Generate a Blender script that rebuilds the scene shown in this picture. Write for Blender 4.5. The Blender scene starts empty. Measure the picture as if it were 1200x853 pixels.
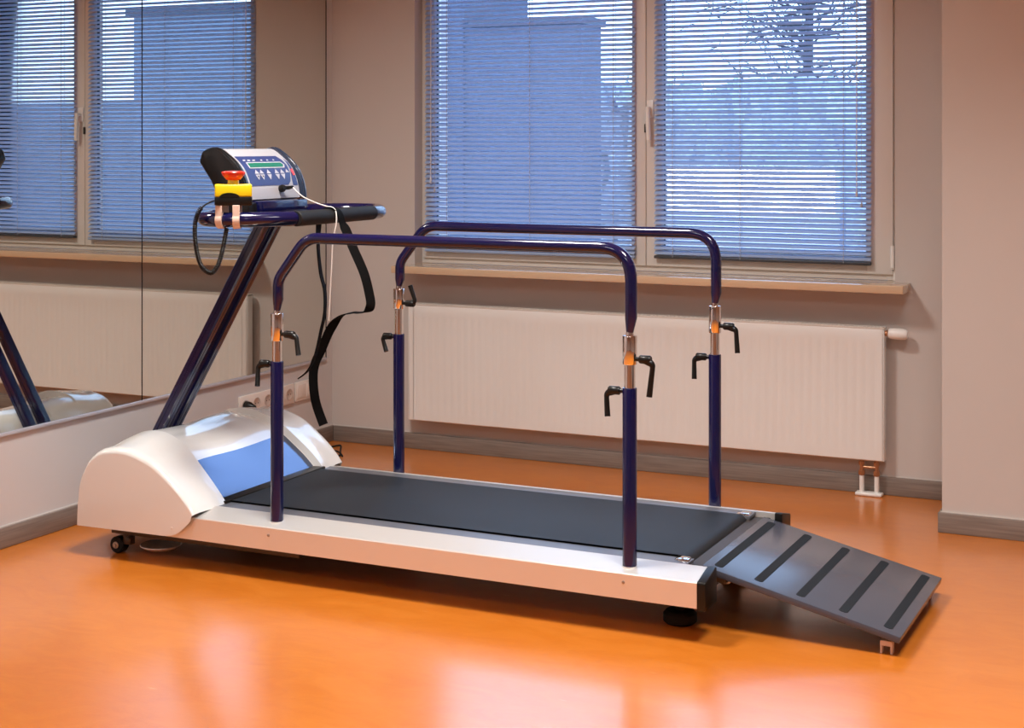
import bpy, bmesh, math, random
from mathutils import Vector, Matrix
PI = math.pi
C = bpy.context.scene.collection
scn = bpy.context.scene
random.seed(4)

# ------------------------------------------------------------------ materials
def new_mat(name):
    m = bpy.data.materials.new(name); m.use_nodes = True
    return m, m.node_tree, m.node_tree.nodes['Principled BSDF']

def pmat(name, col, rough=.5, metal=0, spec=.5, coat=0, bump=0, bscale=200, vary=0, vscale=8, coat_rough=.05):
    m, nt, b = new_mat(name)
    b.inputs['Base Color'].default_value = (*col, 1)
    b.inputs['Roughness'].default_value = rough
    b.inputs['Metallic'].default_value = metal
    b.inputs['Specular IOR Level'].default_value = spec
    b.inputs['Coat Weight'].default_value = coat
    b.inputs['Coat Roughness'].default_value = coat_rough
    tc = nt.nodes.new('ShaderNodeTexCoord')
    n = nt.nodes.new('ShaderNodeTexNoise'); n.inputs['Scale'].default_value = vscale
    n.inputs['Detail'].default_value = 4
    nt.links.new(tc.outputs['Object'], n.inputs['Vector'])
    mx = nt.nodes.new('ShaderNodeMix'); mx.data_type = 'RGBA'
    v = max(vary, .015)
    mx.inputs['A'].default_value = (*[c * (1 - v) for c in col], 1)
    mx.inputs['B'].default_value = (*[min(1, c * (1 + v)) for c in col], 1)
    nt.links.new(n.outputs['Fac'], mx.inputs['Factor'])
    nt.links.new(mx.outputs['Result'], b.inputs['Base Color'])
    if bump:
        n2 = nt.nodes.new('ShaderNodeTexNoise'); n2.inputs['Scale'].default_value = bscale
        nt.links.new(tc.outputs['Object'], n2.inputs['Vector'])
        bp = nt.nodes.new('ShaderNodeBump'); bp.inputs['Strength'].default_value = bump
        bp.inputs['Distance'].default_value = .002
        nt.links.new(n2.outputs['Fac'], bp.inputs['Height'])
        nt.links.new(bp.outputs['Normal'], b.inputs['Normal'])
    return m

def floor_mat():
    m, nt, b = new_mat('orange_linoleum')
    tc = nt.nodes.new('ShaderNodeTexCoord')
    mp = nt.nodes.new('ShaderNodeMapping'); mp.inputs['Scale'].default_value = (1, 2.2, 1)
    nt.links.new(tc.outputs['Object'], mp.inputs['Vector'])
    n = nt.nodes.new('ShaderNodeTexNoise'); n.inputs['Scale'].default_value = 5; n.inputs['Detail'].default_value = 9
    n.inputs['Roughness'].default_value = .68; n.inputs['Distortion'].default_value = 1.4
    nt.links.new(mp.outputs['Vector'], n.inputs['Vector'])
    r = nt.nodes.new('ShaderNodeValToRGB')
    r.color_ramp.elements[0].position = .3; r.color_ramp.elements[0].color = (.585, .158, .012, 1)
    r.color_ramp.elements[1].position = .72; r.color_ramp.elements[1].color = (.67, .210, .026, 1)
    nt.links.new(n.outputs['Fac'], r.inputs['Fac'])
    # pale scuff flecks
    n2 = nt.nodes.new('ShaderNodeTexNoise'); n2.inputs['Scale'].default_value = 9; n2.inputs['Detail'].default_value = 2
    mp2 = nt.nodes.new('ShaderNodeMapping'); mp2.inputs['Scale'].default_value = (1, 3.5, 1); mp2.inputs['Rotation'].default_value = (0, 0, .5)
    nt.links.new(tc.outputs['Object'], mp2.inputs['Vector']); nt.links.new(mp2.outputs['Vector'], n2.inputs['Vector'])
    r2 = nt.nodes.new('ShaderNodeValToRGB')
    r2.color_ramp.elements[0].position = .74; r2.color_ramp.elements[0].color = (0, 0, 0, 1)
    r2.color_ramp.elements[1].position = .80; r2.color_ramp.elements[1].color = (.35, .35, .35, 1)
    nt.links.new(n2.outputs['Fac'], r2.inputs['Fac'])
    mx = nt.nodes.new('ShaderNodeMix'); mx.data_type = 'RGBA'
    nt.links.new(r2.outputs['Color'], mx.inputs['Factor'])
    nt.links.new(r.outputs['Color'], mx.inputs['A']); mx.inputs['B'].default_value = (.85, .42, .15, 1)
    nt.links.new(mx.outputs['Result'], b.inputs['Base Color'])
    mr = nt.nodes.new('ShaderNodeMapRange'); mr.inputs['To Min'].default_value = FLOOR_ROUGH - .03; mr.inputs['To Max'].default_value = FLOOR_ROUGH + .05
    nt.links.new(n.outputs['Fac'], mr.inputs['Value']); nt.links.new(mr.outputs['Result'], b.inputs['Roughness'])
    b.inputs['Specular IOR Level'].default_value = .25
    b.inputs['Coat Weight'].default_value = 1; b.inputs['Coat IOR'].default_value = 1.5; b.inputs['Coat Roughness'].default_value = .19
    bp = nt.nodes.new('ShaderNodeBump'); bp.inputs['Strength'].default_value = .05; bp.inputs['Distance'].default_value = .004
    n3 = nt.nodes.new('ShaderNodeTexNoise'); n3.inputs['Scale'].default_value = 30
    nt.links.new(tc.outputs['Object'], n3.inputs['Vector'])
    nt.links.new(n3.outputs['Fac'], bp.inputs['Height']); nt.links.new(bp.outputs['Normal'], b.inputs['Normal'])
    return m

def base_mat():
    m, nt, b = new_mat('grey_brown_wood_grain')
    tc = nt.nodes.new('ShaderNodeTexCoord')
    mp = nt.nodes.new('ShaderNodeMapping'); mp.inputs['Scale'].default_value = (3, 3, 90)
    nt.links.new(tc.outputs['Object'], mp.inputs['Vector'])
    n = nt.nodes.new('ShaderNodeTexNoise'); n.inputs['Scale'].default_value = 1.5; n.inputs['Detail'].default_value = 5
    nt.links.new(mp.outputs['Vector'], n.inputs['Vector'])
    r = nt.nodes.new('ShaderNodeValToRGB')
    r.color_ramp.elements[0].position = .3; r.color_ramp.elements[0].color = (.175, .14, .12, 1)
    r.color_ramp.elements[1].position = .7; r.color_ramp.elements[1].color = (.27, .225, .195, 1)
    nt.links.new(n.outputs['Fac'], r.inputs['Fac']); nt.links.new(r.outputs['Color'], b.inputs['Base Color'])
    b.inputs['Roughness'].default_value = .42
    return m

def slat_mat():
    m, nt, b = new_mat('pale_blue_grey_slat')
    out = nt.nodes['Material Output']
    b.inputs['Base Color'].default_value = (.40, .51, .73, 1); b.inputs['Roughness'].default_value = .38
    tc = nt.nodes.new('ShaderNodeTexCoord'); n = nt.nodes.new('ShaderNodeTexNoise'); n.inputs['Scale'].default_value = 6
    nt.links.new(tc.outputs['Object'], n.inputs['Vector'])
    mr = nt.nodes.new('ShaderNodeMapRange'); mr.inputs['To Min'].default_value = .32; mr.inputs['To Max'].default_value = .46
    nt.links.new(n.outputs['Fac'], mr.inputs['Value']); nt.links.new(mr.outputs['Result'], b.inputs['Roughness'])
    t = nt.nodes.new('ShaderNodeBsdfTranslucent'); t.inputs['Color'].default_value = (.50, .66, .90, 1)
    mx = nt.nodes.new('ShaderNodeMixShader'); mx.inputs['Fac'].default_value = .22
    nt.links.new(b.outputs['BSDF'], mx.inputs[1]); nt.links.new(t.outputs['BSDF'], mx.inputs[2])
    nt.links.new(mx.outputs['Shader'], out.inputs['Surface'])
    return m

def glass_mat():
    m = bpy.data.materials.new('window_glass'); m.use_nodes = True
    nt = m.node_tree; nt.nodes.clear()
    out = nt.nodes.new('ShaderNodeOutputMaterial')
    tr = nt.nodes.new('ShaderNodeBsdfTransparent'); tr.inputs['Color'].default_value = (.93, .96, .97, 1)
    g = nt.nodes.new('ShaderNodeBsdfGlossy'); g.inputs['Roughness'].default_value = .02
    f = nt.nodes.new('ShaderNodeFresnel'); f.inputs['IOR'].default_value = 1.45
    mx = nt.nodes.new('ShaderNodeMixShader')
    nt.links.new(f.outputs['Fac'], mx.inputs['Fac']); nt.links.new(tr.outputs['BSDF'], mx.inputs[1]); nt.links.new(g.outputs['BSDF'], mx.inputs[2])
    nt.links.new(mx.outputs['Shader'], out.inputs['Surface'])
    return m

FLOOR_ROUGH = .30
M = {}
M['floor'] = floor_mat()
M['wall'] = pmat('beige_wall_paint', (.57, .52, .49), .75, bump=.08, bscale=350, vary=.03, vscale=3, spec=.3)
M['wall_window_lit'] = pmat('wall_paint_window_lit', (.61, .585, .58), .6, bump=.08, bscale=350, vary=.03, vscale=3, spec=.4)  # wall paint again, with the bluish window light put into its colour
M['ceiling'] = pmat('white_ceiling_paint', (.7, .68, .65), .9)
M['base'] = base_mat()
M['paint_line'] = pmat('pale_edge', (.62, .57, .53), .5)
M['mirror'] = pmat('silvered_glass', (.74, .735, .69), .0, metal=1)
M['alu'] = pmat('brushed_aluminium_trim', (.62, .63, .70), .35, metal=.5)
M['seam'] = pmat('dark_joint', (.008, .007, .007), .8, spec=.1)
M['upvc'] = pmat('white_window_plastic', (.72, .68, .64), .35)
M['gasket'] = pmat('dark_rubber_seal', (.03, .03, .035), .6)
M['sill'] = pmat('cream_laminate_sill', (.66, .47, .31), .25, coat=.8)
M['slat'] = slat_mat()
M['rail_dark'] = pmat('slate_bottom_rail', (.05, .055, .065), .4)
M['cord'] = pmat('grey_blind_cord', (.45, .46, .5), .8)
M['clear'] = pmat('pale_wand_plastic', (.7, .72, .78), .2)
M['glass'] = glass_mat()
M['radiator'] = pmat('cream_radiator_enamel', (.80, .785, .76), .32, coat=.25)
M['grille'] = pmat('radiator_grille_enamel', (.66, .62, .57), .4)
M['dark'] = pmat('dark_slot', (.03, .028, .026), .7)
M['white'] = pmat('white_plastic', (.84, .82, .79), .3, coat=.3)
M['brass'] = pmat('copper_brass_valve', (.55, .30, .17), .3, metal=.8)
M['cowl'] = pmat('glossy_white_cowl', (.82, .82, .80), .2, coat=.9)
M['rail'] = pmat('white_anodised_rail', (.85, .83, .80), .30, metal=.55)
M['blue'] = pmat('navy_blue_gloss_paint', (.004, .005, .05), .16, coat=.55, spec=.45)
M['chrome'] = pmat('chrome', (.86, .84, .82), .07, metal=1)
M['black'] = pmat('black_plastic', (.007, .0065, .006), .34, spec=.35)
M['black_gloss'] = pmat('black_satin_cap', (.008, .008, .009), .28, spec=.4)
M['cap_blue'] = pmat('dark_slate_gloss_cap', (.03, .045, .08), .18, coat=.6)
M['rubber'] = pmat('black_rubber', (.01, .01, .01), .65, spec=.3)
M['grip'] = pmat('black_foam_grip', (.012, .0115, .011), .6, spec=.3, bump=.2, bscale=500)
M['belt'] = pmat('running_belt_rubber', (.011, .015, .020), .52, spec=.34, bump=.25, bscale=900, vary=.25, vscale=5)
M['foot'] = pmat('grey_blue_foot_strip', (.17, .18, .21), .35, metal=.3)
M['panel'] = pmat('dark_blue_mirror_gloss_panel', (.082, .112, .195), .16, metal=.85, coat=.5)
M['steel_dark'] = pmat('dark_steel_frame', (.06, .05, .045), .5, metal=.3)
M['steel'] = pmat('grey_steel', (.45, .42, .4), .35, metal=.9)
M['ramp'] = pmat('grey_ramp_board', (.072, .080, .108), .24, vary=.12, vscale=4, bump=.1, bscale=300)
M['ramp_edge'] = pmat('brown_grey_board_edge', (.10, .085, .075), .6)
M['strip'] = pmat('charcoal_anti_slip_tape', (.020, .024, .030), .85, spec=.15, bump=.5, bscale=1500)
M['beige'] = pmat('beige_plastic', (.70, .52, .42), .4)
M['console'] = pmat('light_grey_console', (.50, .50, .54), .38)
M['face'] = pmat('blue_membrane_panel', (.040, .062, .20), .4, vary=.12, vscale=30)
M['lcd'] = pmat('green_display', (.02, .20, .13), .25)
M['key'] = pmat('pale_key_print', (.55, .55, .62), .45)
M['red'] = pmat('red_button_plastic', (.75, .03, .015), .3)
M['pink'] = pmat('red_stop_key', (.75, .07, .08), .4)
M['yellow'] = pmat('yellow_plastic', (.90, .70, .01), .35)
M['clamp'] = pmat('cream_clamp_plastic', (.80, .62, .52), .4)
M['strap'] = pmat('black_webbing', (.004, .004, .0045), .8, spec=.12, bump=.5, bscale=800)
M['white_cord'] = pmat('white_braided_cord', (.80, .78, .74), .7)
M['socket'] = pmat('cream_socket_plastic', (.78, .70, .64), .35)
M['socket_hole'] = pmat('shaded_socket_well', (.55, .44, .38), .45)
M['house'] = pmat('blue_grey_render', (.085, .105, .16), .9)
M['house_pale'] = pmat('mid_grey_render', (.20, .245, .33), .9, vary=.3, vscale=.7)
M['roof'] = pmat('dark_roof_tiles', (.06, .07, .10), .8)
M['snow'] = pmat('grey_frosted_ground', (.40, .46, .56), .9, vary=.5, vscale=1.6)
M['leaf'] = pmat('dusky_hedge_leaves', (.40, .47, .58), .8, vary=.8, vscale=14)
M['bark'] = pmat('dark_bark', (.05, .045, .05), .9)
M['pale_wall'] = pmat('pale_rendered_wall', (.85, .84, .82), .9)

# ------------------------------------------------------------------ mesh helpers
def merge(bm, other):
    me = bpy.data.meshes.new('tmp'); other.to_mesh(me); other.free()
    bm.from_mesh(me); bpy.data.meshes.remove(me)

def box(bm, lo, hi, bev=0, seg=2, mtx=None):
    b = bmesh.new(); bmesh.ops.create_cube(b, size=1)
    lo, hi = Vector(lo), Vector(hi); c = (lo + hi) / 2; s = hi - lo
    for v in b.verts: v.co = Vector((v.co.x * s.x, v.co.y * s.y, v.co.z * s.z)) + c
    if bev: bmesh.ops.bevel(b, geom=b.edges[:], offset=bev, segments=seg, affect='EDGES', profile=.5)
    if mtx: bmesh.ops.transform(b, matrix=mtx, verts=b.verts)
    merge(bm, b); return bm

def ring_faces(bm, a, b):
    n = len(a)
    for i in range(n): bm.faces.new((a[i], a[(i + 1) % n], b[(i + 1) % n], b[i]))

def tube(bm, pts, r, seg=16, caps=True, closed=False):
    pts = [Vector(p) for p in pts]; n = len(pts)
    rs = r if isinstance(r, (list, tuple)) else [r] * n
    T = []
    for i in range(n):
        if closed: t = pts[(i + 1) % n] - pts[i - 1]
        elif i == 0: t = pts[1] - pts[0]
        elif i == n - 1: t = pts[-1] - pts[-2]
        else: t = (pts[i + 1] - pts[i]).normalized() + (pts[i] - pts[i - 1]).normalized()
        T.append(t.normalized())
    up = Vector((0, 0, 1)) if abs(T[0].z) < .9 else Vector((0, 1, 0))
    N = (up - T[0] * up.dot(T[0])).normalized(); rings = []
    for i in range(n):
        N = (N - T[i] * N.dot(T[i])).normalized(); B = T[i].cross(N)
        rings.append([bm.verts.new(pts[i] + (N * math.cos(2 * PI * k / seg) + B * math.sin(2 * PI * k / seg)) * rs[i]) for k in range(seg)])
    for i in range(n - 1): ring_faces(bm, rings[i], rings[i + 1])
    if closed: ring_faces(bm, rings[-1], rings[0])
    elif caps:
        bm.faces.new(rings[0][::-1]); bm.faces.new(rings[-1])
    return bm

def fillet(pts, rad, n=8):
    pts = [Vector(p) for p in pts]; out = [pts[0]]
    rads = rad if isinstance(rad, (list, tuple)) else [rad] * len(pts)
    for i in range(1, len(pts) - 1):
        a, b, c = pts[i - 1], pts[i], pts[i + 1]
        u = (a - b).normalized(); w = (c - b).normalized()
        ang = u.angle(w); d = rads[i] / math.tan(ang / 2)
        d = min(d, (a - b).length * .49, (c - b).length * .49)
        p, q = b + u * d, b + w * d
        for k in range(n + 1):
            t = k / n; out.append(p * (1 - t) ** 2 + b * 2 * t * (1 - t) + q * t * t)
    out.append(pts[-1]); return out

def spline(pts, n=8):
    P = [Vector(p) for p in pts]; out = []
    for i in range(len(P) - 1):
        a = P[max(i - 1, 0)]; b = P[i]; c = P[i + 1]; d = P[min(i + 2, len(P) - 1)]
        for k in range(n):
            t = k / n
            out.append(.5 * ((2 * b) + (c - a) * t + (2 * a - 5 * b + 4 * c - d) * t * t + (3 * b - a - 3 * c + d) * t ** 3))
    out.append(P[-1]); return out

def lathe(bm, prof, origin, axis=(0, 0, 1), seg=24):
    axis = Vector(axis).normalized(); q = Vector((0, 0, 1)).rotation_difference(axis); o = Vector(origin); rings = []
    for r, h in prof:
        rings.append([bm.verts.new(o + q @ Vector((r * math.cos(2 * PI * k / seg), r * math.sin(2 * PI * k / seg), h))) for k in range(seg)])
    for i in range(len(rings) - 1): ring_faces(bm, rings[i], rings[i + 1])
    bm.faces.new(rings[0][::-1]); bm.faces.new(rings[-1]); return bm

def extrude_profile(bm, prof, y0, y1, axis='Y', bev=0):
    """prof: list of (x,z); extruded along Y from y0 to y1"""
    b = bmesh.new()
    mk = (lambda p, t: (p[0], t, p[1])) if axis == 'Y' else (lambda p, t: (t, p[0], p[1]))
    A = [b.verts.new(mk(p, y0)) for p in prof]; B = [b.verts.new(mk(p, y1)) for p in prof]
    ring_faces(b, A, B); b.faces.new(A[::-1]); b.faces.new(B)
    bmesh.ops.recalc_face_normals(b, faces=b.faces[:])
    if bev:
        es = [e for e in b.edges if len(e.link_faces) == 2 and e.calc_face_angle(0) > .6]
        bmesh.ops.bevel(b, geom=es, offset=bev, segments=2, affect='EDGES', profile=.5)
    merge(bm, b); return bm

def ribbon(bm, pts, ws, half, th=.0018):
    pts = [Vector(p) for p in pts]; rows = []
    for i, p in enumerate(pts):
        t = (pts[min(i + 1, len(pts) - 1)] - pts[max(i - 1, 0)]).normalized()
        w = Vector(ws[i]); w = (w - t * w.dot(t)).normalized(); n = t.cross(w)
        rows.append([bm.verts.new(p + w * half * a + n * th * c) for a, c in ((-1, -1), (1, -1), (1, 1), (-1, 1))])
    for i in range(len(rows) - 1): ring_faces(bm, rows[i], rows[i + 1])
    bm.faces.new(rows[0][::-1]); bm.faces.new(rows[-1]); return bm

def wpos(o):
    p = Vector((0, 0, 0))
    while o is not None: p = p + o.location; o = o.parent
    return p

def obj(name, bm, mat, parent=None, smooth=40, label=None):
    bmesh.ops.recalc_face_normals(bm, faces=bm.faces[:])
    vs = [v.co for v in bm.verts]
    lo = Vector((min(v.x for v in vs), min(v.y for v in vs), min(v.z for v in vs)))
    hi = Vector((max(v.x for v in vs), max(v.y for v in vs), max(v.z for v in vs)))
    c = (lo + hi) / 2
    if parent is None: c.z = lo.z
    for v in bm.verts: v.co -= c
    me = bpy.data.meshes.new(name); bm.to_mesh(me); bm.free()
    for p in me.polygons: p.use_smooth = True
    me.set_sharp_from_angle(angle=math.radians(smooth))
    me.materials.append(M[mat] if isinstance(mat, str) else mat)
    o = bpy.data.objects.new(name, me); C.objects.link(o)
    if parent is not None:
        o.parent = parent; o.location = c - wpos(parent)
    else: o.location = c
    if label: o['label'] = label
    return o

def tag(o, label, cat, group=None):
    o['label'] = label; o['category'] = cat
    if group: o['group'] = group
    return o
def thing(name, loc, label, cat, group=None):
    o = bpy.data.objects.new(name, None); o.empty_display_size = .05
    C.objects.link(o); o.location = loc
    return tag(o, label, cat, group)
def struct(name, bm, mat, parent=None, smooth=40):
    o = obj(name, bm, mat, parent, smooth)
    if parent is None: o['kind'] = 'structure'
    return o
def nb(): return bmesh.new()
def copy_to(src, parent, delta):
    """copy of a part (and its sub-parts) moved by delta"""
    c = src.copy(); C.objects.link(c); c.parent = parent; c.location = src.location + Vector(delta)
    for ch in list(src.children):
        d = ch.copy(); C.objects.link(d); d.parent = c
    return c

# ------------------------------------------------------------------ room shell
RX, RY, H = 6.2, -8.0, 2.8
struct('floor', box(nb(), (-.1, RY - .1, -.1), (RX + .1, .3, 0)), 'floor')
struct('ceiling', box(nb(), (-.1, RY - .1, H), (RX + .1, .3, H + .1)), 'ceiling')
WX0, WX1, WZ0, WZ1, WD = .413, 2.443, .788, 2.20, .30     # window opening
b = nb()
box(b, (0, 0, 0), (WX0, WD, H)); box(b, (WX1, 0, 0), (RX, WD, H))
box(b, (WX0, 0, 0), (WX1, WD, .758)); box(b, (WX0, 0, WZ1), (WX1, WD, H))
struct('wall_back', b, 'wall')
struct('wall_left', box(nb(), (-.1, RY, 0), (0, WD, H)), 'wall_window_lit')
struct('wall_front', box(nb(), (-.1, RY - .1, 0), (RX + .1, RY, H)), 'wall')
struct('wall_right', box(nb(), (RX, RY, 0), (RX + .1, WD, H)), 'wall')
PX, PY = 2.694, -.472
struct('wall_pillar', box(nb(), (PX, PY, 0), (RX, 0, H)), 'wall')
HB, TB = .068, .012
def skirting(name, lo, hi):
    return struct(name, box(nb(), lo, hi, .0035, 2), 'base')
skirting('baseboard_back', (TB, -TB, 0), (PX, 0, HB))
skirting('baseboard_left', (0, RY, 0), (TB, 0, HB))
b = nb(); box(b, (PX - TB, PY - TB, 0), (RX, PY, HB), .0035); box(b, (PX - TB, PY, 0), (PX, 0, HB), .0035)
struct('baseboard_right', b, 'base')
# thin pale sealant line on the skirtings
b = nb(); box(b, (0, -.004, HB - .001), (PX, 0, HB + .003)); box(b, (0, RY, HB - .001), (.004, 0, HB + .003)); box(b, (PX - .004, PY - .006, HB - .001), (RX, PY, HB + .003))
struct('trim_1', b, 'paint_line')

# ------------------------------------------------------------------ mirrors
mz = .372
yy = [-.06, -1.294, -2.53, -3.77]
names = ['tall frameless wall mirror panel nearest the window corner, right of the dark joint',
         'tall frameless wall mirror panel left of the dark joint, reflecting the console end',
         'tall frameless wall mirror panel furthest from the window corner, at the frame edge']
for i in range(2):
    m = obj('wall_mirror', box(nb(), (.0005, yy[i + 1] + .0015, mz), (.006, yy[i] - .0015, 2.45), .0012, 1), 'mirror')
    tag(m, names[i], 'mirror', 'mirror panels on the left wall')
b = nb(); box(b, (.0005, yy[2], mz - .012), (.011, yy[0], mz), .0015)
struct('trim_2', b, 'alu')
b = nb(); box(b, (0, yy[1] - .002, mz), (.0068, yy[1] + .002, 2.45)); box(b, (0, yy[0] - .0015, mz), (.0075, yy[0] + .0015, 2.45))
struct('trim_3', b, 'seam')

# ------------------------------------------------------------------ window
win = bpy.data.objects.new('window_1', None); C.objects.link(win); win.location = (1.43, .1, .79); win['kind'] = 'structure'
FY0, FY1 = .052, .135
b = nb()
fw = .045
box(b, (WX0, FY0 + .012, WZ0), (WX0 + fw, FY1, WZ1), .003); box(b, (WX1 - fw, FY0 + .012, WZ0), (WX1, FY1, WZ1), .003)
box(b, (WX0 + .02, FY0 + .0128, WZ0 + .0006), (WX1 - .02, FY1 - .0008, WZ0 + .045), .003); box(b, (WX0 + .02, FY0 + .0128, WZ1 - fw), (WX1 - .02, FY1 - .0008, WZ1 - .0006), .003)
obj('window_frame', b, 'upvc', win)
def sash(x0, x1, sl, sr):
    z0, z1 = WZ0 + .022, WZ1 - .02; b = nb(); s = .066
    y0, y1 = FY0, FY0 + .06
    box(b, (x0, y0, z0), (x0 + sl, y1, z1), .005); box(b, (x1 - sr, y0, z0), (x1, y1, z1), .005)
    box(b, (x0 + .001, y0 + .0005, z0), (x1 - .001, y1, z0 + s), .005); box(b, (x0 + .001, y0 + .0005, z1 - s), (x1 - .001, y1, z1), .005)
    o = obj('sash', b, 'upvc', win)
    g = nb(); q = .003
    gx0, gx1, gz0, gz1 = x0 + sl, x1 - sr, z0 + s, z1 - s; gy0, gy1 = y0 + .016, y0 + .03
    box(g, (gx0, gy0, gz0), (gx0 + q, gy1, gz1)); box(g, (gx1 - q, gy0, gz0), (gx1, gy1, gz1))
    box(g, (gx0, gy0, gz0), (gx1, gy1, gz0 + q)); box(g, (gx0, gy0, gz1 - q), (gx1, gy1, gz1))
    obj('glazing_seal', g, 'gasket', o)
    p = nb(); box(p, (gx0, y0 + .035, gz0), (gx1, y0 + .041, gz1)); obj('pane', p, 'glass', o)
    return o
s1 = sash(.428, 1.443, .055, .062)
s2 = sash(1.444, 2.425, .070, .102)
# handle on the middle stile
b = nb(); box(b, (1.448, FY0 - .009, 1.405), (1.478, FY0, 1.475), .003)
tube(b, [(1.463, FY0 - .006, 1.44), (1.463, FY0 - .034, 1.44)], .008)
tube(b, fillet([(1.463, FY0 - .034, 1.447), (1.464, FY0 - .036, 1.40), (1.468, FY0 - .034, 1.315)], .05), .0095)
hd = obj('window_handle', b, 'white', s2)
obj('latch', box(nb(), (1.438, FY0 - .007, 1.345), (1.449, FY0 + .002, 1.38), .002), 'dark', s1)
b = nb(); box(b, (2.417, FY0 - .018, .852), (2.436, FY0 + .01, .913), .004); tube(b, [(2.4265, FY0 - .016, .838), (2.4265, FY0 - .016, .92)], .008)
box(b, (2.419, FY0 - .018, .83), (2.435, FY0 + .01, .847), .003); box(b, (2.4255, FY0 - .004, WZ0), (2.4425, FY0 + .02, .835), .002)
obj('hinge', b, 'white', s2)
b = nb(); box(b, (.379, -.1435, .758), (2.500, 0, .788), .003, 2); box(b, (WX0, -.01, .7585), (WX1, FY0 + .03, .7875))
obj('windowsill', b, 'sill', win, label='cream laminate windowsill')

# ------------------------------------------------------------------ venetian blinds
def blind(x0, x1, zb, label, wand_x, wand_z, cords, railmat):
    t = thing('venetian_blind', ((x0 + x1) / 2, .035, zb), label, 'blind', 'venetian blinds on the window')
    cy, W, pitch, tilt = .036, .025, .0199, math.radians(BLIND_TILT)
    top = 2.13; b = nb(); z = zb + .018
    k = 0
    while z < top - .02:
        rng = random.Random(int(k * 7 + x0 * 100)); a = tilt + rng.uniform(-.02, .02); dz0, dz1 = rng.uniform(-.0006, .0006), rng.uniform(-.0006, .0006)
        rows = []
        for xi in (x0, (x0 * 2 + x1) / 3, (x0 + x1 * 2) / 3, x1):
            f = (xi - x0) / (x1 - x0); row = []
            for j in range(6):
                s = (j / 5 - .5) * W                       # + : room side
                crown = .0022 * (1 - (2 * j / 5 - 1) ** 2)
                y = cy - s * math.cos(a) - crown * math.sin(-a)
                zz = z + s * math.sin(a) + crown * math.cos(a) + dz0 * (1 - f) + dz1 * f
                row.append(b.verts.new((xi, y, zz)))
            rows.append(row)
        for r0, r1 in zip(rows, rows[1:]):
            for j in range(5): b.faces.new((r0[j], r1[j], r1[j + 1], r0[j + 1]))
        z += pitch; k += 1
    obj('slats', b, 'slat', t, 80)
    obj('bottom_rail', box(nb(), (x0, cy - .012, zb - .006), (x1, cy + .012, zb + .006), .003), railmat, t)
    obj('headrail', box(nb(), (x0, cy - .014, top - .01), (x1, cy + .014, top + .02), .002), 'slat', t)
    for cx in cords:
        b = nb()
        tube(b, [(cx, cy - .0125, zb), (cx, cy - .0125, top)], .0011, 6); tube(b, [(cx, cy + .0125, zb), (cx, cy + .0125, top)], .0011, 6)
        obj('ladder_cord', b, 'cord', t)
    b = nb(); tube(b, [(wand_x, cy - .02, wand_z), (wand_x, cy - .018, top)], .0022, 8); lathe(b, [(.001, 0), (.004, .004), (.005, .018), (.002, .026)], (wand_x, cy - .02, wand_z - .02))
    obj('tilt_wand', b, 'clear', t)
    b = nb(); tube(b, [(wand_x + .018, cy - .018, wand_z - .04), (wand_x + .014, cy - .018, top)], .0009, 6); lathe(b, [(.001, 0), (.004, .003), (.004, .012), (.0015, .02)], (wand_x + .018, cy - .018, wand_z - .058))
    obj('pull_cord', b, 'cord', t)
BLIND_TILT = -36
blind(.447, 1.403, .846, 'pale blue-grey slatted blind on the left-hand window sash nearest the mirror', .482, 1.15, (.555, .943, 1.314), 'slat')
blind(1.487, 2.347, .850, 'pale blue-grey slatted blind on the right-hand window sash nearest the pillar', 2.297, 1.12, (1.566, 1.842, 2.245), 'rail_dark')

# ------------------------------------------------------------------ radiator
RX0, RX1, RZ0, RZ1, RD = .416, 2.416, .132, .626, .0655
rad = thing('radiator', ((RX0 + RX1) / 2, -.045, RZ0), 'long cream panel radiator with vertical grooves on the wall under the windowsill', 'radiator')
b = nb()
xs = [RX0 + .012]; x0g = RX0 + .035; n = 58; pit = (RX1 - RX0 - .07) / n
front = []
def rz(x, d): return (x, -RD + d)
prof = [(RX0 + .004, .003), (RX0 + .008, 0), (RX0 + .028, 0)]
for i in range(n + 1):
    c = RX0 + .035 + i * pit
    prof += [(c - .0085, 0), (c - .0035, .0016), (c + .0035, .0016), (c + .0085, 0)]
prof += [(RX1 - .022, 0), (RX1 - .008, 0), (RX1 - .004, .003)]
zz = [(RZ0, .006, 0), (RZ0 + .004, 0, 0), (RZ0 + .04, 0, 0), (RZ0 + .05, 0, 1), (RZ1 - .062, 0, 1), (RZ1 - .052, 0, 0), (RZ1 - .014, 0, 0), (RZ1 - .006, .003, 0)]
rows = [[b.verts.new((x, -RD + max(e, d * g if d < .0045 and g else (d if d == .003 else 0)), z)) for x, d in prof] for z, e, g in zz]
for r0, r1 in zip(rows, rows[1:]):
    for i in range(len(prof) - 1): b.faces.new((r0[i], r0[i + 1], r1[i + 1], r1[i]))
obj('front_panel', b, 'radiator', rad, 25)
b = nb(); box(b, (RX0 + .004, -.030, RZ0 + .004), (RX1 - .004, -.024, RZ1 - .02)); obj('rear_panel', b, 'radiator', rad)
for x in (RX0, RX1 - .004): obj('side_cover', box(nb(), (x, -RD + .004, RZ0 + .001), (x + .004, -.024, RZ1 - .001), .0015), 'radiator', rad)
b = nb(); box(b, (RX0, -RD + .001, RZ1 - .008), (RX1, -RD + .008, RZ1), .002); box(b, (RX0, -.03, RZ1 - .008), (RX1, -.022, RZ1), .002)
k = 0; x = RX0
while x < RX1:
    box(b, (x, -RD + .006, RZ1 - .006), (x + .006, -.026, RZ1 - .001)); x += .0145
obj('top_grille', b, 'grille', rad)
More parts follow.
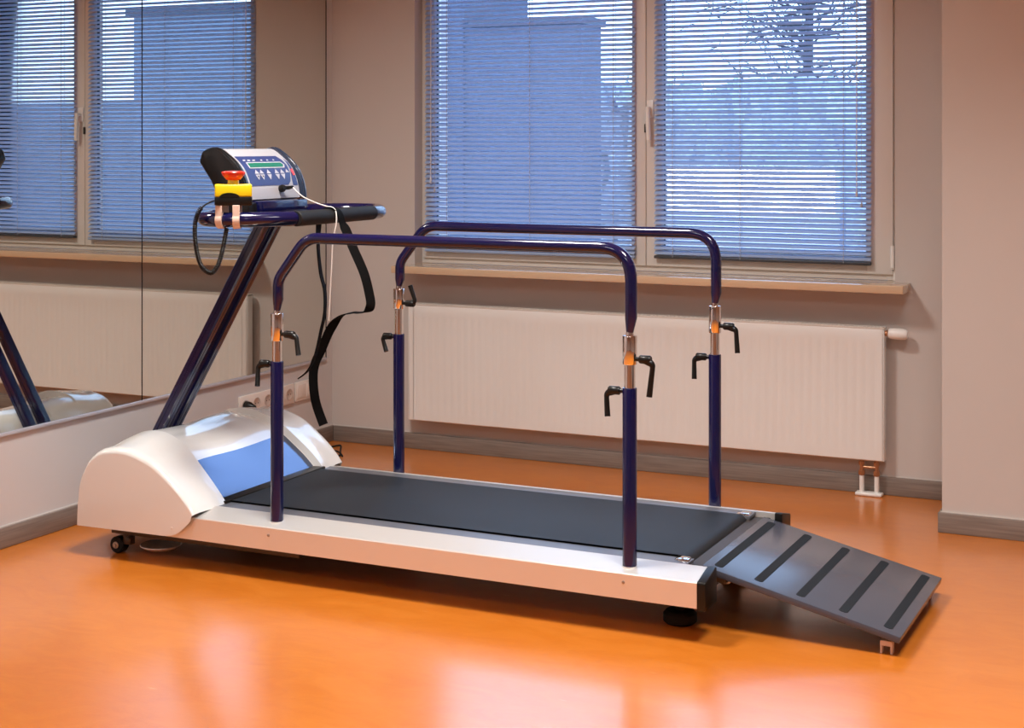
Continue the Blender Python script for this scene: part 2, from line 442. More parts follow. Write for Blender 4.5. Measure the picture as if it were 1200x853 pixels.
obj('grille_shadow', box(nb(), (RX0 + .004, -RD + .007, RZ1 - .03), (RX1 - .004, -.031, RZ1 - .02)), 'dark', rad)
b = nb(); tube(b, [(RX1 - .005, -.045, .603), (RX1 + .012, -.045, .603)], .010); tube(b, [(RX1 + .006, -.045, .603), (RX1 + .014, -.045, .603)], .013, 6)
vb = obj('valve_body', b, 'brass', rad)
b = nb(); lathe(b, [(.016, 0), (.019, .004), (.0205, .02), (.021, .045), (.019, .06), (.014, .068), (.006, .070)], (RX1 + .013, -.045, .604), (1, 0, -.03), 20)
th = obj('thermostat_head', b, 'white', vb)
for px in (2.330, 2.385):
    b = nb(); tube(b, [(px, -.045, .066), (px, -.045, .15)], .0075); tube(b, [(px, -.045, .076), (px, -.045, .092)], .0125, 6); tube(b, [(px, -.045, .112), (px, -.045, .126)], .0115, 6)
    o = obj('valve', b, 'brass', rad)
    obj('riser_pipe', tube(nb(), [(px, -.045, .01), (px, -.045, .074)], .009), 'white', o)
obj('valve_bridge', tube(nb(), [(2.330, -.045, .105), (2.385, -.045, .105)], .0055), 'brass', rad)
obj('pipe_rosette', box(nb(), (2.308, -.066, 0), (2.407, -.024, .014), .006, 3), 'white', rad)
for x in (.75, 2.05): obj('wall_bracket', box(nb(), (x, -.026, .25), (x + .03, -.0005, .55)), 'radiator', rad)

# ------------------------------------------------------------------ sockets on the left wall
def well(bm_plate, y, z): pass
sk = thing('socket_strip', (.001, -.5, .21), 'cream five-gang socket plate on the left wall with a black plug in it', 'socket')
obj('plate', box(nb(), (.0005, -.700, .212), (.010, -.312, .294), .003), 'socket', sk)
SY = [-.662, -.584, -.506, -.428, -.350]
for y in SY:
    b = nb(); lathe(b, [(.024, 0), (.024, .0015), (.021, .0018), (.0195, .0006), (.0005, .0006)], (.0098, y, .253), (1, 0, 0), 24)
    o = obj('socket_well', b, 'socket_hole', sk)
    b = nb(); [tube(b, [(.0102, y + d, .253), (.0108, y + d, .253)], .0026, 8) for d in (-.0095, .0095)]
    obj('pin_hole', b, 'dark', o)
sk2 = thing('socket_plate', (.001, -.22, .21), 'cream blank twin outlet plate on the left wall, right of the five-gang plate', 'socket')
obj('plate', box(nb(), (.0005, -.300, .214), (.010, -.150, .295), .003), 'socket', sk2)
b = nb(); box(b, (.009, -.292, .226), (.0125, -.228, .284), .0015); box(b, (.009, -.222, .226), (.0125, -.158, .284), .0015)
obj('outlet_cover', b, 'socket', sk2)
pc = thing('power_cord', (.02, -.634, 0), 'black mains plug and cord running from the wall socket to loops on the floor', 'cord')
b = nb(); lathe(b, [(.019, 0), (.0195, .012), (.017, .024), (.010, .034), (.006, .046)], (.0118, SY[0], .253), (1, 0, 0), 18)
obj('plug', b, 'black', pc)
b = nb()
tube(b, spline([(.056, SY[0], .253), (.075, SY[0] - .002, .235), (.082, SY[0], .17), (.08, SY[0] + .01, .08), (.085, SY[0] + .03, .012), (.088, -.55, .004), (.06, -.42, .004), (.055, -.30, .004), (.068, -.215, .004), (.088, -.13, .004),
    (.100, -.100, .004), (.118, -.118, .004), (.16, -.19, .004), (.207, -.268, .004), (.218, -.30, .004), (.2215, -.34, .004), (.212, -.375, .004), (.17, -.33, .0115), (.12, -.24, .0115), (.07, -.20, .0125), (.052, -.22, .0125), (.07, -.215, .0125), (.14, -.236, .0125), (.198, -.262, .0125), (.232, -.29, .004)], 6), .0036, 8)
obj('flex', b, 'rubber', pc)

# ------------------------------------------------------------------ treadmill
YC = -1.51
tm = thing('treadmill', (1.3, YC, 0), 'large medical treadmill with white motor cowl, black belt and navy blue handrails', 'treadmill')
X0R, X1R = .30, 2.322
for s in (-1, 1):
    prof = [(YC + s * .415, .093), (YC + s * .415, .1585), (YC + s * .4125, .1615), (YC + s * .329, .1805), (YC + s * .325, .180), (YC + s * .325, .093)]
    b = nb(); extrude_profile(b, prof, X0R, X1R, 'X')
    r = obj('side_rail', b, 'rail', tm, 14)
    prof2 = [(YC + s * .417, .088), (YC + s * .417, .1592), (YC + s * .414, .163), (YC + s * .329, .1825), (YC + s * .318, .182), (YC + s * .318, .088)]
    b = nb(); extrude_profile(b, prof2, X1R, X1R + .024, 'X', .004); obj('end_cap', b, 'black', r)
    for bx in (.988, 2.118):
        b = nb(); lathe(b, [(.0045, 0), (.0045, .0012), (.003, .002)], (bx, YC + s * .4148, .137), (0, s, 0), 12); obj('bolt', b, 'steel', r)
    b = nb(); box(b, (.66, YC + s * .262, .168), (2.262, YC + s * .326, .1785), .0012)
    obj('foot_strip', b, 'foot', tm, label='grey-blue foot strip beside the belt')
for s in (-1, 1):
    e0, e1 = sorted((YC + s * .264, YC + s * .298))
    obj('roller_cap', box(nb(), (2.228, e0, .150), (2.258, e1, .1845), .003), 'chrome', tm)
# chassis
b = nb(); box(b, (.30, YC - .322, .100), (2.30, YC + .322, .165), .004); box(b, (.35, YC - .36, .062), (1.06, YC - .32, .096), .003); box(b, (.35, YC + .32, .062), (1.06, YC + .36, .096), .003)
box(b, (.11, YC - .10, .062), (.45, YC + .10, .10), .004); box(b, (2.1, YC - .33, .06), (2.2, YC + .33, .1), .004)
obj('chassis', b, 'steel_dark', tm)
# belt: loop round the rear roller
bx0, bx1, rr = .64, 2.226, .030
zt = .1835
path = [(bx0, zt), (1.2, zt), (1.9, zt)]
for k in range(0, 13):
    a = PI / 2 - PI * k / 12; path.append((bx1 + rr * math.cos(a), zt - rr + rr * math.sin(a)))
path += [(1.9, zt - 2 * rr), (bx0, zt - 2 * rr)]
b = nb(); y0, y1 = YC - .258, YC + .258
th_ = .003
outer = [[b.verts.new((x, y, z)) for x, z in path] for y in (y0, y1)]
for i in range(len(path) - 1): b.faces.new((outer[0][i], outer[0][i + 1], outer[1][i + 1], outer[1][i]))
obj('running_belt', b, 'belt', tm)
b = nb(); tube(b, [(bx1, YC - .292, zt - rr), (bx1, YC + .292, zt - rr)], rr - .0025, 24)
obj('rear_roller', b, 'chrome', tm)
for s in (-1, 1): obj('roller_mount', box(nb(), (2.168, YC + s * .29 - .03, .150), (2.262, YC + s * .29 + .03, .164), .002), 'black', tm)
obj('tension_slot', box(nb(), (2.29, YC - .318, .10), (2.31, YC + .318, .166)), 'black', tm)

# --- motor cowl: one parametric shell
side = [(.266, .094), (.268, .135), (.271, .171), (.279, .222), (.295, .255), (.318, .288), (.353, .312), (.39, .322), (.432, .326), (.481, .3225), (.544, .305), (.585, .287), (.62, .267), (.65, .2475), (.675, .229), (.697, .209), (.715, .190), (.728, .172)]
sp = spline([(x, 0, z) for x, z in side], 4)
SX = [(v.x, v.z) for v in sp]
nu = len(SX)
def smooth(t): t = max(0, min(1, t)); return t * t * (3 - 2 * t)
def cowl_pt(iu, y):
    x, z = SX[iu]; a = abs(y)
    crown = 1.215 - .105 * smooth((a - .20) / .21) if a > .20 else 1.215 - .03 * smooth((.20 - a) / .20)
    fx = 1.0; fz = 1.0
    if a > .402:
        t = min(1, (a - .402) / .028); q = 1 - math.sqrt(max(0, 1 - t * t)); fz = 1 - .075 * q; fx = 1 - .035 * q
    h = (z - .094)
    tip = smooth((x - .55) / .18)                      # tips converge on the deck
    k = crown * (1 - tip) + 1.04 * tip
    X = .47 + (x - .47) * fx
    if x > .47: X += .012 * (1 - smooth((a - .3) / .1)) * tip
    return Vector((X, YC + y, .094 + h * k * fz))
ys = [-.43 + .028 * (1 - math.cos(PI / 2 * k / 6)) for k in range(7)]
ys = [-.43, -.4299, -.4285, -.426, -.422, -.417, -.411, -.402, -.39, -.36, -.33, -.31, -.295]
def edge_y(x):   # half width of the recess, flaring toward the belt
    return .238 + .042 * smooth((x - .45) / .28)
grid = []
cols = []
NV = 9
mid = [k / NV for k in range(-NV, NV + 1)]
b = nb()
rows = []
for iu in range(nu):
    x = SX[iu][0]; e = edge_y(x); row = []
    allY = ys + [-e - .004, -e, -e + .006] + [m * (e - .012) for m in mid] + [e - .006, e, e + .004] + [-y for y in ys[::-1]]
    nrm_i = (cowl_pt(min(iu + 1, nu - 1), 0) - cowl_pt(max(iu - 1, 0), 0)).normalized()
    nrm = Vector((-nrm_i.z, 0, nrm_i.x)); nrm = nrm if nrm.z > 0 or nrm.x > 0 else -nrm
    for y in allY:
        p = cowl_pt(iu, y); a = abs(y)
        if a < e:
            d = .026 * smooth((e + .0005 - a) / .008) * smooth((x - .315) / .15)
            p = p - nrm * d
        row.append(b.verts.new(p))
    rows.append(row)
for r0, r1 in zip(rows, rows[1:]):
    for i in range(len(r0) - 1): b.faces.new((r0[i], r0[i + 1], r1[i + 1], r1[i]))
# flat side faces with the rounded heel, and the rear closure
for idx, y in ((0, -.43), (-1, .43)):
    ring = [r[idx] for r in rows]
    heel = [(.722, .152), (.708, .138), (.690, .1225), (.668, .1085), (.648, .1015), (.620, .0975)]
    ring += [b.verts.new((.47 + (x - .47) * .965, YC + y, z)) for x, z in heel]
    b.faces.new(ring)
cow = obj('motor_cowl', b, 'cowl', tm, 32)
# glossy front panel lying in the recess
b = nb(); i0 = min(range(nu), key=lambda i: abs(SX[i][0] - .604)); rws = []
for iu in range(i0, nu - 2):
    e = edge_y(SX[iu][0]) - .008; r = []
    nrm_i = (cowl_pt(min(iu + 1, nu - 1), 0) - cowl_pt(max(iu - 1, 0), 0)).normalized(); nrm = Vector((-nrm_i.z, 0, nrm_i.x))
    nrm = nrm if nrm.x > 0 else -nrm
    for m in mid:
        r.append(b.verts.new(cowl_pt(iu, m * e) - nrm * .0235))
    rws.append(r)
for r0, r1 in zip(rws, rws[1:]):
    for i in range(len(r0) - 1): b.faces.new((r0[i], r0[i + 1], r1[i + 1], r1[i]))
obj('front_panel', b, 'panel', cow, 60, 'glossy dark blue sloping front panel')
b = nb(); box(b, (.655, YC - .288, .160), (.742, YC + .288, .1865), .003)
obj('belt_scraper', b, 'black', tm)
b = nb(); lathe(b, [(.004, 0), (.004, .001), (.0025, .0016)], (.644, YC - .4298, .125), (0, -1, 0), 12); obj('bolt', b, 'white', cow)
# casters, feet
for s in (-1, 1):
    cy = YC + s * .345
    b = nb(); tube(b, [(.372, cy - .018, .0265), (.372, cy - .014, .0265), (.372, cy + .014, .0265), (.372, cy + .018, .0265)], [.022, .0262, .0262, .022], 24)
    w = obj('caster_wheel', b, 'rubber', tm)
    b = nb(); lathe(b, [(.011, 0), (.011, .003), (.005, .004), (.004, .007)], (.372, cy - .018, .0265), (0, -1, 0), 14); obj('wheel_hub', b, 'steel', w)
    b = nb(); box(b, (.395, cy - .012, .03), (.425, cy + .012, .07), .003); tube(b, [(.372, cy, .0265), (.41, cy, .05)], .009, 10)
    lathe(b, [(.011, 0), (.011, .006), (.005, .009)], (.425, cy - .02, .050), (0, -1, 0), 14)
    obj('caster_fork', b, 'steel_dark', tm)
    cy = YC + s * .255
    b = nb(); lathe(b, [(.040, 0), (.046, .006), (.046, .026), (.038, .034), (.014, .036), (.014, .075)], (2.221, cy, 0), (0, 0, 1), 24); obj('rubber_foot', b, 'rubber', tm)
b = nb(); lathe(b, [(.02, 0), (.05, .004), (.066, .014), (.064, .016), (.05, .008), (.015, .005)], (.50, YC - .30, .014), (0, 0, 1), 28)
obj('drip_tray', b, 'white', tm)

# --- handrail posts, clamps and rails
XP = (.987, 2.118)
def lever(post, p, dirx, drop, name='clamp_lever'):
    """p on the tube surface; dirx +-1; drop = vector of the handle relative to the elbow"""
    p = Vector(p); b = nb()
    tube(b, [p, p + Vector((dirx * .014, 0, 0))], .006, 10)
    lathe(b, [(.0095, 0), (.0115, .003), (.0115, .030), (.009, .033)], p + Vector((dirx * .010, 0, 0)), (dirx, 0, 0), 14)
    e = p + Vector((dirx * .036, 0, 0)); d = Vector(drop)
    pts = fillet([e + Vector((-dirx * .014, 0, 0)), e + Vector((dirx * .012, 0, 0)) * 1.0 + d * .12, e + d], .014, 6)
    n = len(pts); tube(b, pts, [.0105 - .0036 * min(1, i / (n * .8)) + (.0012 if i >= n - 1 else 0) for i in range(n)], 12)
    return obj(name, b, 'black', post, 50)
spec = {(-1, 0): dict(zt=.649, cb=.711, ct=.793, up=(.030, -.012, -.058), low=(-.003, -.02, -.066)),
        (-1, 1): dict(zt=.647, cb=.710, ct=.787, up=(.004, -.006, -.098), low=(-.006, -.01, -.070)),
        (1, 0): dict(zt=.648, cb=.735, ct=.804, up=(-.010, .0, .062), low=(.010, -.01, -.052)),
        (1, 1): dict(zt=.645, cb=.712, ct=.796, up=(.022, -.01, -.080), low=(-.010, -.01, -.070))}
for s in (-1, 1):
    yp = YC + s * .368
    for i in (0, 1):
        d = spec[(s, i)]; x = XP[i]
        b = nb(); tube(b, [(x, yp, .164), (x, yp, d['zt'] - .002), (x, yp, d['zt'])], [.0195, .0195, .0185], 28)
        post = obj('handrail_post', b, 'blue', tm)
        b = nb(); tube(b, [(x, yp, d['zt'] - .02), (x, yp, d['cb'] + .01)], .0148, 24); obj('inner_tube', b, 'chrome', post)
        b = nb(); lathe(b, [(.0185, d['cb']), (.0195, d['cb'] + .002), (.0195, d['ct'] - .002), (.0185, d['ct']), (.011, d['ct'] + .001), (.010, d['ct'] + .010)], (x, yp, 0), (0, 0, 1), 28)
        obj('clamp_collar', b, 'chrome', post)
        lever(post, (x + .018, yp, d['ct'] - .062 if (s, i) != (1, 0) else d['ct'] - .050), 1, d['up'])
        lever(post, (x - .018, yp, d['zt'] - .010), -1, d['low'])
        # foot plate ring where the post meets the rail
        b = nb(); tube(b, [(x, yp, .160), (x, yp, .1705)], .0215, 24); obj('post_flange', b, 'rail', post)
    xl, xr = XP
    pts = fillet([(xl + .004, yp, .836), (xl + .004, yp, .893), (xl + .105, yp, 1.021), (xr + .004, yp, 1.021), (xr + .004, yp, .836)], [0, .07, .085, .115, 0], 10)
    R = .0165
    pts = [(xl, yp, spec[(s, 0)]['ct'] + .006)] + [tuple(p) for p in pts] + [(xr, yp, spec[(s, 1)]['ct'] + .006)]
    rad_ = [.0095] + [R] * (len(pts) - 2) + [.0095]
    b = nb(); tube(b, pts, rad_, 24)
    obj('handrail', b, 'blue', tm, 30)

# --- uprights
YU = YC - .035
for s in (-1, 1):
    b = nb(); dx = .59; z0, z1 = .085, 1.055
    yc_ = YU + s * .0365
    hw, hy = .0215, .0175
    ring = []
    sec = [(-hw, -hy + .005), (-hw + .005, -hy), (-.004, -hy), (-.002, -hy + .0025), (.002, -hy + .0025), (.004, -hy), (hw - .005, -hy), (hw, -hy + .005), (hw, -.003), (hw - .0025, -.0015), (hw - .0025, .0015), (hw, .003), (hw, hy - .005), (hw - .005, hy), (-hw + .005, hy), (-hw, hy - .005)]
    A = [b.verts.new((.287 + (z0 - .315) * dx + u, yc_ + v + .02, z0)) for u, v in sec]
    B = [b.verts.new((.287 + (z1 - .315) * dx + u + .015, yc_ + v, z1)) for u, v in sec]
    ring_faces(b, A, B); b.faces.new(A[::-1]); b.faces.new(B)
    obj('upright', b, 'blue', tm, 20)

# --- handlebar loop with foam grip
ZB = 1.069
loop = [(.965, YC - .25), (.965, YC + .275), (.875, YC + .405), (.77, YC + .400), (.665, YC + .30), (.645, YC + .10), (.645, YC - .10), (.665, YC - .30), (.74, YC - .385), (.845, YC - .375)]
loopr = [.08, .08, .06, .06, .08, .05, .05, .08, .05, .06]
L = [Vector((x, y, ZB)) for x, y in loop]; pts = []
for i in range(len(L)):
    a, c, d = L[i - 1], L[i], L[(i + 1) % len(L)]
    u = (a - c); w = (d - c); q = min(.09, u.length * .48, w.length * .48)
    p0, p1 = c + u.normalized() * q, c + w.normalized() * q
    for k in range(7):
        t = k / 6; pts.append(p0 * (1 - t) ** 2 + c * 2 * t * (1 - t) + p1 * t * t)
clean = [pts[0]]
for p in pts[1:]:
    if (p - clean[-1]).length > 1e-4: clean.append(p)
if (clean[0] - clean[-1]).length < 1e-4: clean.pop()
hb_ = obj('handlebar', tube(nb(), clean, .0225, 22, closed=True), 'blue', tm, 60)
b = nb(); tube(b, [(.965, YC - .238, ZB), (.965, YC - .236, ZB), (.965, YC + .214, ZB), (.965, YC + .216, ZB)], [.0215, .0238, .0238, .0215], 24)
obj('foam_grip', b, 'grip', hb_)

# --- console
ang_prof_front = [(.572, 1.270), (.615, 1.281), (.660, 1.256), (.695, 1.224), (.715, 1.19), (.726, 1.155), (.731, 1.120)]
fp = [(v.x, v.z) for v in spline([(x, 0, z) for x, z in ang_prof_front], 5)]
back = [(.70, 1.106), (.645, 1.112), (.622, 1.150), (.606, 1.18), (.583, 1.210), (.562, 1.238)]
cprof = fp + back
b = nb(); extrude_profile(b, cprof, YC - .14, YC + .14, 'Y', 0)
con = obj('console', b, 'console', tm, 30)
def scaled(pf, k, c=(.64, 1.19)): return [(c[0] + (x - c[0]) * k, c[1] + (z - c[1]) * k) for x, z in pf]
for s, mt in ((-1, 'black_gloss'), (1, 'cap_blue')):
    b = nb(); e0, e1 = sorted((YC + s * .139, YC + s * .182))
    extrude_profile(b, scaled(cprof, 1.035), e0, e1, 'Y', .006)
    # ribs moulded in the cap
    ec = obj('end_cap', b, mt, con, 35)
    b = nb()
    for o_ in (.008, .020):
        pp = scaled(fp, 1.04); pts = [(x, YC + s * (.150 + o_), z) for x, z in pp]; tube(b, pts, .0022, 8)
    obj('cap_rib', b, mt, ec)
# arc-length parametrised front face for the membrane
def arc(pf):
    out = [0]
    for a, c in zip(pf, pf[1:]): out.append(out[-1] + math.hypot(c[0] - a[0], c[1] - a[1]))
    return out
AL = arc(fp); LT = AL[-1]
def face_pt(v, y, off):
    """v metres down the arc from its start, y metres from the console middle"""
    for i in range(len(fp) - 1):
        if AL[i + 1] >= v or i == len(fp) - 2:
            t = (v - AL[i]) / (AL[i + 1] - AL[i]); a, c = fp[i], fp[i + 1]
            x = a[0] + (c[0] - a[0]) * t; z = a[1] + (c[1] - a[1]) * t
            i0, i1 = max(0, i - 1), min(len(fp) - 1, i + 2)
            tx, tz = fp[i1][0] - fp[i0][0], fp[i1][1] - fp[i0][1]; l = math.hypot(tx, tz)
            return Vector((x - tz / l * off, YC + y, z + tx / l * off))
def decal(name, poly, off, mat, parent, sub=1, label=None):
    b = nb()
    f = b.faces.new([b.verts.new((p[0], p[1], 0)) for p in poly])
    if sub > 1:
        for k in range(1, 16):
            vcut = .0 + LT * k / 16
            bmesh.ops.bisect_plane(b, geom=b.verts[:] + b.edges[:] + b.faces[:], plane_co=(0, vcut, 0), plane_no=(0, 1, 0))
    for v in b.verts: v.co = face_pt(v.co.y, v.co.x, off)
    b.normal_update()
    return obj(name, b, mat, parent, 60, label)
# coordinates: (y, v).  v=0 back edge; ridge at ~.057; bottom at LT
V0, V1 = .096, LT - .043
decal('membrane', [(-.132, V0), (.100, V0), (.112, V0 + .02), (.117, V0 + .045), (.112, V0 + .075), (.098, V1 - .012), (.082, V1), (-.132, V1)], .0010, 'face', con, 2, 'blue membrane keypad field')
decal('accent_field', [(.128, V0 + .012), (.136, V0 + .03), (.136, V1 + .002), (.108, V1 + .002), (.108, V1 - .02), (.122, V0 + .06)], .0010, 'face', con, 2, 'blue corner field right of the keypad')
decal('display', [(-.098, V0 + .034), (.088, V0 + .034), (.096, V0 + .043), (.088, V0 + .052), (-.098, V0 + .052)], .0020, 'lcd', con, 2, 'long green display')
decal('display_border', [(-.104, V0 + .030), (.094, V0 + .030), (.104, V0 + .043), (.094, V0 + .056), (-.104, V0 + .056)], .0015, 'key', con, 2)
KX = [-.078, -.051, -.012, .034, .066]
for i, kx in enumerate(KX):
    w = .0125
    decal('arrow_key', [(kx - w, V0 + .076), (kx, V0 + .061), (kx + w, V0 + .076)], .002, 'key', con)
    decal('arrow_key', [(kx - w, V0 + .079), (kx + w, V0 + .079), (kx, V0 + .098)], .002, 'key', con)
decal('arrow_key', [(.086, V0 + .074), (.096, V0 + .060), (.108, V0 + .074)], .002, 'key', con)
for kx in KX[:2]: decal('key_dot', [(kx - .003, V0 + .083), (kx + .003, V0 + .083), (kx + .003, V0 + .088), (kx - .003, V0 + .088)], .0026, 'dark', con)
for kx, w in ((-.106, .006), (-.098, .003), (-.078, .010), (-.050, .010), (-.008, .007), (.026, .006), (.062, .005)):
    decal('key_print', [(kx - w, V0 + .024), (kx - w * .3, V0 + .018), (kx + w, V0 + .019), (kx + w * .6, V0 + .025)], .002, 'key', con)
b = decal('stop_key', [(.118, V0 + .062), (.135, V0 + .060), (.135, V0 + .084), (.122, V0 + .086)], .0022, 'pink', con, 2, 'small red stop key')
# bracket below the console
b = nb(); box(b, (.63, YC - .128, 1.062), (.768, YC + .132, 1.115), .006)
brk = obj('console_bracket', b, 'blue', tm)
b = nb(); box(b, (.62, YC - .175, 1.045), (.745, YC - .120, 1.112), .008); brk2 = obj('bracket_end', b, 'black', tm)

# --- emergency stop box clamped on the bar
Rz = Matrix.Translation((.820, -1.868, 0)) @ Matrix.Rotation(math.radians(36), 4, 'Z')
def L3(x, y, z): return tuple(Rz @ Vector((x, y, z)))
b = nb(); box(b, (-.0555, -.030, 1.138), (.0555, .034, 1.176), .005, 3, Rz)
es = obj('emergency_stop', b, 'yellow', tm, label='yellow emergency stop box with a red mushroom button')
b = nb(); box(b, (-.056, -.0305, 1.112), (.056, .0345, 1.139), .004, 2, Rz)
pf = [(-.046 + .0015, 1.137)] 
bb = bmesh.new(); ring0 = []; ring1 = []
for k in range(13):
    a = PI * k / 12; x = -.012 - .03 * math.cos(a); z = 1.137 + .014 * math.sin(a)
    ring0.append(bb.verts.new(L3(x, -.0318, z))); ring1.append(bb.verts.new(L3(x, -.02, z)))
ring_faces(bb, ring0, ring1); bb.faces.new(ring0); bb.faces.new(ring1[::-1]); merge(b, bb)
obj('box_base', b, 'black', es)
c0 = L3(.0, .002, 0)
b = nb(); lathe(b, [(.020, 1.174), (.0175, 1.178), (.0165, 1.190)], (c0[0], c0[1], 0), (0, 0, 1), 24); obj('button_stem', b, 'yellow', es)
b = nb(); lathe(b, [(.016, 1.188), (.022, 1.190), (.034, 1.205), (.036, 1.211), (.034, 1.214), (.024, 1.216), (.004, 1.2165)], (c0[0], c0[1], 0), (0, 0, 1), 32); obj('mushroom_button', b, 'red', es)
# clamps: C-shaped straps round the tube
def bar_pt(f):
    i = min(range(len(clean)), key=lambda k: (clean[k] - Vector(f)).length)
    p = clean[i]; t = (clean[(i + 1) % len(clean)] - clean[i - 1]).normalized(); return p, t
for (fx, fy) in ((.795, -1.89), (.843, -1.872)):
    p, t = bar_pt((fx, fy, ZB)); b = nb(); R0, R1, hw = .0228, .0275, .0105
    n = Vector((t.y, -t.x, 0)).normalized();  n = n if n.y < 0 else -n
    ringP = []
    prof = [(math.cos(a) , math.sin(a)) for a in [math.radians(g) for g in range(60, -151, -12)]]
    outp = [(c * R1, s_ * R1) for c, s_ in prof]; inp = [(c * R0, s_ * R0) for c, s_ in prof]
    rows = []
    for (o_, i_) in zip(outp, inp):
        rows.append([b.verts.new(p + n * q[0] + Vector((0, 0, q[1])) + t * w) for q, w in ((o_, -hw), (o_, hw), (i_, hw), (i_, -hw))])
    for r0, r1 in zip(rows, rows[1:]): ring_faces(b, r0, r1)
    b.faces.new(rows[0][::-1]); b.faces.new(rows[-1])
    q = bmesh.new()
    for dn in (.0215, -.020):
        cc = p + n * dn
        mt = Matrix.Translation(cc) @ Matrix.Rotation(math.atan2(t.y, t.x), 4, 'Z')
        box(b, (-hw, -.0035, .004 if dn > 0 else .012), (hw, .0035, 1.114 - ZB), .001, 1, mt)
    q.free()
    obj('clamp', b, 'clamp', es)
# coiled cable
cp = spline([(.768, -1.893, 1.126), (.753, -1.915, 1.115), (.733, -1.925, 1.092), (.720, -1.925, 1.05), (.7245, -1.925, .985), (.744, -1.925, .930), (.776, -1.922, .910), (.796, -1.915, .931), (.806, -1.905, .975), (.812, -1.89, 1.045)], 40)
b = nb(); n = len(cp); dist = 0; hel = []
tot = sum((cp[i + 1] - cp[i]).length for i in range(n - 1)); turns = tot / .0052
fr_prev = None
Nn = Vector((0, 1, 0)); s_acc = 0; fine = []
for i in range(n - 1):
    for k in range(4): fine.append(cp[i].lerp(cp[i + 1], k / 4))
acc = 0; last = fine[0]
for i, p in enumerate(fine):
    acc += (p - last).length; last = p
    tg = (fine[min(i + 1, len(fine) - 1)] - fine[max(i - 1, 0)]).normalized()
    Nn = (Nn - tg * Nn.dot(tg)).normalized(); Bn = tg.cross(Nn); a = 2 * PI * acc / .0052
    rr_ = .0052 if .045 < acc else .0005
    hel.append(p + (Nn * math.cos(a) + Bn * math.sin(a)) * rr_)
tube(b, hel, .0024, 6)
obj('coiled_cable', b, 'black', es, 80)

# ------------------------------------------------------------------ chest strap, cord and clip
rt = Vector((.903, .430, 0)); fwv = Vector((-.43, .903, 0)); tw = fwv + rt * .16
S = [((.867, -1.578, .553), tw), ((.9, -1.578, .58), tw), ((.926, -1.578, .628), tw), ((.948, -1.578, .711), tw), ((.961, -1.578, .766), tw), ((.961, -1.578, .834), tw), ((.945, -1.576, .888), tw), ((.934, -1.574, .969), tw), ((.9335, -1.57, 1.045), Vector((0, 1, 0))), ((.938, -1.565, 1.072), Vector((0, 1, 0))), ((.946, -1.560, 1.088), Vector((0, 1, 0))), ((.965, -1.552, 1.0960), Vector((0, 1, 0))), ((.985, -1.545, 1.0885), Vector((0, 1, 0))), ((.9935, -1.538, 1.072), Vector((0, 1, 0))), ((.998, -1.532, 1.046), Vector((.2, 1, 0)))]
F = [((1.013, -1.53, 1.018), rt), ((1.035, -1.53, 0.97), rt), ((1.076, -1.53, 0.89), rt), ((1.096, -1.53, 0.823), rt), ((1.1, -1.53, 0.790), rt), ((1.086, -1.53, 0.770), rt + fwv * 1.0), ((1.060, -1.53, .765), fwv), ((1.032, -1.53, 0.763), fwv), ((0.990, -1.53, 0.750), fwv + rt * .6), ((0.952, -1.53, 0.707), rt), ((0.919, -1.53, 0.642), rt), ((0.893, -1.53, 0.591), rt), ((0.887, -1.53, 0.538), rt), ((0.897, -1.53, 0.469), rt), ((0.926, -1.53, 0.4), rt)]
allp = S + F
pp = spline([p for p, w in allp], 6); ww = spline([Vector(w).normalized() for p, w in allp], 6)
st = obj('chest_strap', ribbon(nb(), pp, ww, .0145, .0017), 'strap', None, 60)
tag(st, 'black webbing strap slung over the foam grip with two tails hanging down', 'strap')

sc = thing('safety_cord', (.74, -1.5, .74), 'thin white pull cord with black clip, draped from console front over the foam grip', 'cord')
cpx = face_pt(LT - .030, .030, .0)
b = nb(); lathe(b, [(.011, 0), (.012, .004), (.012, .014), (.008, .020)], cpx, (1, -.15, .25), 16)
tube(b, [cpx + Vector((.012, .0, .003)), cpx + Vector((.02, .022, .004)), cpx + Vector((.022, .040, .006))], [.006, .0065, .005], 10)
obj('clip', b, 'black', sc)
st0 = cpx + Vector((.022, .038, .006))
b = nb(); tube(b, spline([tuple(st0), (.80, -1.462, 1.127), (.87, -1.500, 1.110), (.94, -1.535, 1.0985), (.966, -1.548, 1.0975), (.986, -1.556, 1.088), (.9935, -1.561, 1.069), (.9945, -1.565, 1.04), (.986, -1.57, .99), (.982, -1.57, .92), (.977, -1.57, .835), (.971, -1.57, .739)], 6), .0021, 8)
obj('string', b, 'white_cord', sc)

# the console, bar and what hangs on it stand slightly nearer the room side than the deck's middle line
for o in [hb_, con, es, brk, brk2, st, sc]: o.location = o.location + Vector((.026, -.035, .003))

